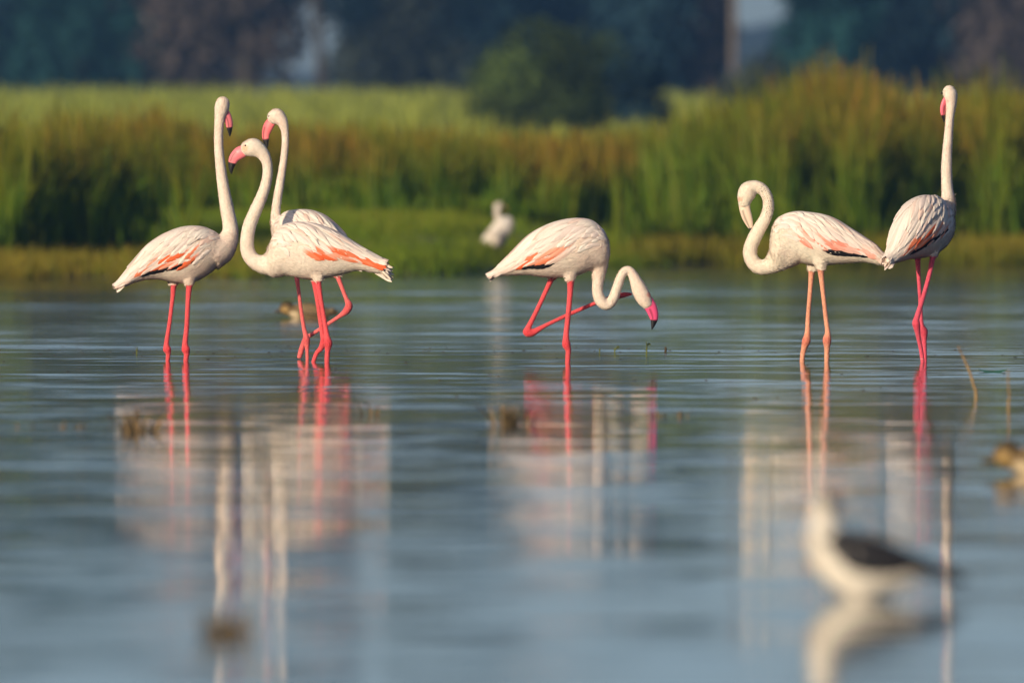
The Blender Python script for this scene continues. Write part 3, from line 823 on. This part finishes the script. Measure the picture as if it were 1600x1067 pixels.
# 4: head lowered, one leg drawn up
b4 = Bird("flamingo", "flamingo bowing its looped neck down to the water with one leg drawn up", "flamingo", 886, 567, 6, 1)
b4.set_torso([(952.5, 384, 398), (950, 371, 410), (941, 355.5, 418), (924, 343, 422), (903, 339.5, 430), (877, 342.5, 434), (850, 352, 433), (827, 366, 430), (808, 385, 430), (790, 404, 431), (777, 418, 432), (769, 427, 432)])
b4.build_body([(922, 383, 30), (932, 397, 21.5), (937, 409, 14.8), (937, 422, 11.3), (934.5, 439, 9.4), (933.5, 455, 9), (938.5, 470, 9.3), (949, 476.5, 8), (958, 467, 8.2), (964.5, 449, 7.6), (969.5, 434, 7), (977, 423, 6.4), (985, 424, 6.8), (992, 436, 8.8), (999, 452, 12), (1006, 466, 12), (1011, 474, 10)],
              [([(891.5, 439, 6), (890.5, 462, 4.6), (887, 500, 4.6), (884.5, 525, 5), (885, 538, 6.2), (888, 548, 4.8), (887, 567, 4.4)], .03, True),
               ([(862, 435, 5), (853, 455, 4), (838, 487, 4), (826, 511, 4.8), (823.5, 519, 6.2), (832, 520, 5.4), (852, 509, 3.6), (890, 491, 3.5), (929, 474.5, 3.3), (950, 467, 3.6), (962, 464, 4.8), (976, 461, 4.4), (988, 459.5, 2)], -.065, False)],
              WHITE, CORAL_LEG, masks=[(1014, 461, 5, (.85, .42, .34))])
b4.build_bill([(1010, 469, 10), (1017, 480, 9.6), (1021, 491, 8), (1022, 500, 5.8), (1020.5, 508, 3.4), (1018.8, 515, .8)], (.86, .10, .26), BLACK, .58)
b4.build_eyes(1007, 460, 1.8, 10)
b4.wing(PAL, 4, coral_u=.42, gap=.3, black=(.51, .68), coral_end=.66); b4.tail((.86, .74, .67), 7, .02, spread=.4)

# 5: preening with an S neck, pale legs
b5 = Bird("flamingo", "pale-legged flamingo with S-curved neck and bill tucked against its throat", "flamingo", 1274, 566, 7, -1)
b5.set_torso([(1203.5, 372, 400), (1208, 350, 416), (1219, 337, 421), (1242, 329.5, 411), (1262, 330, 413), (1285, 333.5, 415), (1305, 340.5, 413), (1328, 355, 411), (1350, 370, 410), (1368, 383, 413), (1380, 398, 416)])
b5.build_body([(1238, 385, 30), (1218, 403, 22), (1200, 416, 12.8), (1185, 416.5, 12), (1174.5, 406, 11.5), (1172, 391, 11.2), (1178, 374, 11), (1187, 357, 10.3), (1196, 341, 9.3), (1200.5, 326, 9), (1199.5, 310, 8.6), (1192.5, 297.5, 9), (1181, 292.5, 10.5), (1170, 298, 14.5), (1165, 308, 13), (1163, 317, 10)],
              [([(1268.5, 424, 5.5), (1266.5, 450, 4), (1263, 495, 4), (1262, 520, 4.8), (1260, 533, 6.3), (1256.5, 545, 5), (1253.5, 566, 4.2)], -.035, True),
               ([(1282, 422, 5.5), (1285, 450, 4), (1290, 495, 4), (1293, 518, 4.6), (1292, 531, 6.4), (1292, 545, 4.8), (1291.5, 566, 4.2)], .035, True)],
              (.85, .77, .66), (.80, .36, .24), masks=[(1157, 312, 5, (.80, .52, .40))], speckle=[(1200, 304, 22), (1203, 330, 14), (1196, 292, 12)])
b5.build_bill([(1163, 316, 9.5), (1164, 327, 8.6), (1167, 338, 8.2), (1170.5, 348, 6.4), (1172.5, 355, 4), (1173, 360, 1)], (.80, .62, .50), (.06, .05, .05), .84)
b5.build_eyes(1164, 303, 1.8, 12)
b5.wing(PAL_PALE, 5, coral_u=.30, edge=(70, 116), gap=.5, black=(.54, .80), coral_end=.85); b5.tail(WHITE, 12, .04, W=.010, spread=.5, drop=.06, shag=.2)

# 6: seen from behind, crossed legs
b6 = Bird("flamingo", "flamingo turned away with a tall straight neck and magenta legs crossed", "flamingo", 1442, 566, 55, 1)
b6.set_torso([(1483, 338, 362), (1477, 322, 378), (1467, 309, 391), (1455, 304, 399), (1442, 305, 403), (1428, 313, 404), (1415, 330, 406), (1403, 356, 409), (1393, 383, 412), (1384, 400, 414)], wfac=.70)
b6.build_body([(1470, 345, 24), (1480, 328, 16), (1482.5, 310, 11.5), (1481, 290, 9.7), (1480.5, 265, 9), (1481.3, 240, 8.2), (1483.5, 210, 7.3), (1485.7, 182, 7), (1487.5, 163, 9), (1486.5, 149, 11.5), (1484.5, 143.5, 11.2)],
              [([(1434, 404, 5), (1435.5, 430, 3.6), (1438, 465, 3.5), (1440, 505, 4), (1444, 518, 6), (1444.5, 532, 4.6), (1446, 566, 3.6)], -.03, True),
               ([(1457.5, 401, 5), (1451.5, 430, 4), (1441, 467, 4), (1431, 498, 5), (1430.5, 505, 5.8), (1434, 525, 4.2), (1441, 566, 3.6)], .04, True)],
              WHITE, (.78, .10, .17), neckslope=0.0, pxb=1482)
b6.build_bill([(1480, 154, 6), (1476, 164, 6.4), (1474.6, 174, 5.6), (1475.3, 182, 3.8), (1476.2, 187, 2.4), (1476.3, 191.5, .8)], (.86, .17, .24), BLACK, .52, neckslope=0.0, pxb=1482)
b6.build_eyes(1480, 146, 1.7, 9.5, neckslope=0.0, pxb=1482)
b6.wing(PAL, 6, black=(.32, .70)); b6.tail((.85, .72, .66), 7, .03, spread=.5)

# black-and-white stilt, close and out of focus
st = Bird("stilt", "blurred white wading bird with black wings sitting low in the near water", "wading bird", 1335, 935, 6, -1)
st.set_torso([(1262, 842, 862), (1268, 822, 880), (1282, 815, 902), (1305, 825, 922), (1332, 830, 937), (1362, 837, 934), (1392, 849, 922), (1420, 862, 908), (1448, 876, 899), (1472, 888, 896)], inset=2)
st.build_body([(1297, 862, 36), (1288, 834, 28), (1287, 808, 20), (1291, 789, 19.5), (1288, 783, 18)],
              [([(1340, 948, 5), (1342, 970, 4.5), (1344, 1010, 4.5), (1342, 1050, 4.5)], .02, True), ([(1348, 948, 5), (1350, 970, 4.5), (1352, 1010, 4.5), (1350, 1050, 4.5)], -.02, True)],
              (.86, .82, .76), (.7, .15, .15), voxel=.003, masks=[(1303, 774, 21, (.05, .04, .05)), *[(a_, b_, 26, (.015, .015, .02)) for a_, b_ in ((1352, 838), (1378, 848), (1404, 860), (1430, 872), (1455, 886))]], flush=.02)
st.build_bill([(1278, 786, 6), (1262, 790, 3), (1240, 795, 2), (1222, 799, 1)], (.03, .03, .03), (.02, .02, .02), .5, width=.95)
st.build_eyes(1280, 780, 3, 16)
BLK = dict(white=[(.015, .016, .022), (.022, .023, .03)], blush=[(.02, .02, .027)], coral=[(.012, .012, .016)], dark=(.01, .01, .012))
st.wing(BLK, 8, edge=(70, 98), u0=.22, scale=.62, coral=0); st.tail((.015, .015, .02), 5, .05, .01, .2)

# ducks
MOT = dict(white=[(.20, .14, .075), (.13, .09, .05), (.26, .19, .11)], blush=[(.16, .11, .06)], coral=[(.22, .15, .08)], dark=(.04, .03, .02))
def duck(label, px0, pyw, k, Yd=None):
    """k = duck pixels per metre scale; profile drawn for a teal-sized duck facing left"""
    b_ = Bird("duck", label, "duck", px0, pyw, 10, -1)
    s_ = b_.k * .00088
    X = lambda a: px0 + a * s_
    Z = lambda a: pyw - a * s_
    b_.set_torso([(X(-92), Z(58), Z(20)), (X(-80), Z(72), Z(0)), (X(-50), Z(84), Z(-22)), (X(-10), Z(90), Z(-34)), (X(40), Z(88), Z(-34)), (X(90), Z(76), Z(-20)), (X(130), Z(58), Z(4)), (X(160), Z(52), Z(34))], inset=1)
    b_.build_body([(X(-50), Z(34), 46 * s_), (X(-82), Z(42), 36 * s_), (X(-100), Z(52), 36 * s_), (X(-114), Z(60), 40 * s_), (X(-128), Z(58), 36 * s_)],
                  [], (.17, .115, .055), (.3, .2, .1), voxel=.0035, flush=.02,
                  masks=[(X(-132), Z(44), 30 * s_, (.40, .27, .11)), (X(-80), Z(16), 32 * s_, (.60, .48, .32)), (X(-112), Z(98), 24 * s_, (.10, .07, .04))])
    b_.build_bill([(X(-146), Z(52), 17 * s_), (X(-164), Z(43), 12 * s_), (X(-184), Z(38), 9 * s_), (X(-194), Z(36), 5 * s_)], (.07, .06, .05), (.04, .04, .04), .8, width=1.25)
    b_.build_eyes(X(-128), Z(66), 5 * s_, 34 * s_)
    b_.wing(MOT, 21 + px0, edge=(60, 92), u0=.25, scale=.6, coral=0); b_.tail((.12, .085, .05), 6, .03, .012, .3)
duck("small brown duck afloat behind the legs of the paired flamingos", 478, 497, 1)
duck("mottled brown duck afloat on open water with its tail out of frame", 1634, 741, 1)

# white bird on the far bank
Yb = 130.4; kb = FPX / Yb
zb = float(ground_z(wx(782, Yb), Yb))
pyb = HZ + (CAM_H - zb) / Yb * FPX
eg = Bird("egret", "blurred white bird with a yellow bill standing on the far grassy bank", "egret", 782, pyb, 12, 1, Y=Yb, z0=zb)
eg.set_torso([(803, 344, 356), (799, 340, 364), (791, 338, 372), (782, 341, 378), (773, 349, 383), (764, 360, 385), (757, 370, 386), (752, 379, 385)], inset=.6, wfac=.6)
eg.build_body([(788, 352, 9), (781, 346, 7), (777.5, 338, 5), (777, 329, 5), (778, 323, 6.2), (781, 321, 5.5)],
              [([(777, 384, 2.4), (778, pyb - 6, 1.6), (778, pyb, 1.4)], .03, True), ([(784, 382, 2.4), (785, pyb - 6, 1.6), (785, pyb, 1.4)], -.03, True)],
              (.82, .76, .70), (.12, .10, .08), voxel=.006, bed=0.0, toes=False, masks=[(800, 372, 7, (.55, .30, .14))])
eg.build_bill([(783, 321.5, 2.6), (788, 324, 1.8), (794, 328, .6)], (.62, .42, .08), (.5, .33, .06), .7)
eg.build_eyes(781, 319, .8, 4.5)
EGW = dict(PAL, white=[(.82, .77, .72), (.80, .74, .70)], blush=[(.80, .72, .66)], coral=[(.60, .36, .20)])
eg.wing(EGW, 31, black=None, edge=(70, 100), scale=.9, coral=.3); eg.tail((.82, .77, .72), 5, .05, .02)

# ------------------------------------------------------------------ plants and bits in the water
m_stem = mat("dry_stem", (.36, .24, .11), .7, noise=(30, .6))
m_sprig = mat("green_sprig", (.16, .19, .03), .7, noise=(60, .6))
m_weed = mat("brown_weed", (.09, .065, .03), .8, noise=(40, .5))
def stem(name, label, cat, pts, pyw, r, material, leaf=None):
    Y = yd(pyw); px0 = pts[-1][0]
    root = obj(name, None, loc=(wx(px0, Y), Y, 0)); tag(root, label, cat)
    P = [np.array([wx(a, Y) - wx(px0, Y), 0.02 * math.sin(i), wz(b_, Y)]) for i, (a, b_) in enumerate(pts)]
    P.append(P[-1] + np.array([0.004, 0, BED])); D = catmull(P, 6)
    rad = np.linspace(r * .45, r, len(D))
    obj("stalk", new_mesh("stalk", *tube(D, rad, rad, (0, 1, 0), 7), material), root)
    if leaf:
        a = P[0]; V = []
        for i in range(6):
            t = i / 5; w = .004 * math.sin(math.pi * min(1, t * .9 + .1)) + .0006
            c = P[1] * .6 + P[0] * .4 + np.array([leaf * t, .01 * t, .03 * t - .03 * t * t])
            V += [c + np.array([0, 0, w]), c + np.array([0, .004, 0]), c - np.array([0, 0, w])]
        F = [(3 * i + k, 3 * i + k + 1, 3 * i + k + 4, 3 * i + k + 3) for i in range(5) for k in range(2)]
        obj("leaf", new_mesh("leaf", V, F, material), root)
    return root
stem("reed_stem", "bent dry tan reed stem arching out of the water beside crossed pink legs", "reed stem", [(1497, 541), (1505, 557), (1515, 580), (1522, 604), (1525, 622)], 622, .0065, m_stem)
stem("reed_stem", "straight thin dry reed stem standing in water above the mottled duck", "reed stem", [(1575, 578), (1576, 600), (1577.5, 622), (1576, 640)], 640, .0055, m_stem)
stem("water_sprig", "tallest green sprig standing in water below the bowed flamingo's bill", "water plant", [(1010, 534), (1011, 544), (1010.5, 553)], 553, .0042, m_sprig, .02)
stem("water_sprig", "leaning short green sprig between bowed flamingo's leg and bill", "water plant", [(965, 541), (962, 547), (960.5, 553)], 553, .0034, m_sprig, .015)
stem("water_sprig", "tiny green sprig beside the standing leg of the bowed flamingo", "water plant", [(938, 545), (937, 549), (937, 553)], 553, .003, m_sprig)
stem("water_sprig", "stubby brown bud poking from water beyond the bowed flamingo's bill", "water plant", [(1041, 544), (1041, 548), (1040, 550)], 550, .006, m_weed)
stem("water_sprig", "thin green sprig in water left of the straight-necked flamingo's legs", "water plant", [(215, 542), (214, 548), (213.5, 554)], 554, .003, m_sprig)

def tuft(label, px, py, h, w, n, cat="weed clump", material=None):
    Y = yd(py); r = np.random.default_rng(int(px))
    root = obj("weed_clump", None, loc=(wx(px, Y), Y, 0)); tag(root, label, cat)
    for k in range(n):
        a = r.uniform(0, 6.28); rr = w * r.uniform(0, .5)
        p0 = np.array([math.cos(a) * rr, math.sin(a) * rr, -.06]); hh = h * r.uniform(.4, 1)
        e = p0 + np.array([r.normal(0, .5) * hh + math.cos(a) * .3 * hh, r.normal(0, .3) * hh, .06 + hh])
        D = catmull([p0, (p0 + e) / 2 + np.array([0, 0, .25 * hh]), e], 5); rad = np.linspace(.0052, .0014, len(D))
        obj("stalk", new_mesh("stalk", *tube(D, rad, rad, (.2, 1, .1), 6), material or (m_weed if k % 3 else m_stem)), root)
tuft("brown weed clump poking from water below the straight-necked flamingo's tail", 216, 676, .07, .13, 40)
tuft("small clump of tan weed poking from water below the bowed flamingo's tail", 797, 664, .07, .15, 42)
tuft("sparse tan twigs rising from water below the paired flamingos' splayed tail", 580, 648, .05, .08, 7)
tuft("dark weed clump out of focus in the nearest water", 356, 992, .055, .075, 34)
tuft("low scattered weed in water below the bowed flamingo's bill", 1040, 650, .02, .25, 14)
tuft("low dark weed in water near the straight-necked flamingo's reflection", 100, 668, .02, .30, 12)

# floating scum specks and one green leaf
m_leaf = mat("floating_leaf", (.05, .22, .08), .5, noise=(60, .7))
Yl = yd(582); V = [(0, 0, .006)]
for k in range(12):
    a = k / 12 * 2 * math.pi; V.append((.06 * math.cos(a), .10 * math.sin(a) * (1 + .1 * math.sin(3 * a)), .005 + .008 * math.cos(2 * a)))
lf = obj("floating_leaf", new_mesh("floating_leaf", V, [(0, k + 1, (k + 1) % 12 + 1) for k in range(12)], m_leaf), loc=(wx(1551, Yl), Yl, 0))
tag(lf, "single bright green leaf floating between the two dry reed stems", "leaf")
V, F = [], []
for i in range(260):
    py = rng.choice([rng.normal(549, 4), rng.uniform(535, 600), rng.uniform(600, 700)], p=[.6, .25, .15]); px = rng.uniform(-100, 1700)
    Y = yd(py); x = wx(px, Y); a = len(V); s_ = rng.uniform(.002, .007)
    for k in range(6):
        w = k / 6 * 6.283; V.append((x + s_ * 1.6 * math.cos(w), Y + s_ * 1.4 * math.sin(w), .002))
    V.append((x, Y, .002 + s_ * .55))
    F += [(a + k, a + (k + 1) % 6, a + 6) for k in range(6)]
tag(obj("floating_specks", new_mesh("floating_specks", V, F, m_weed)), "tiny dark specks of plant matter floating on the water", "specks", kind="stuff")
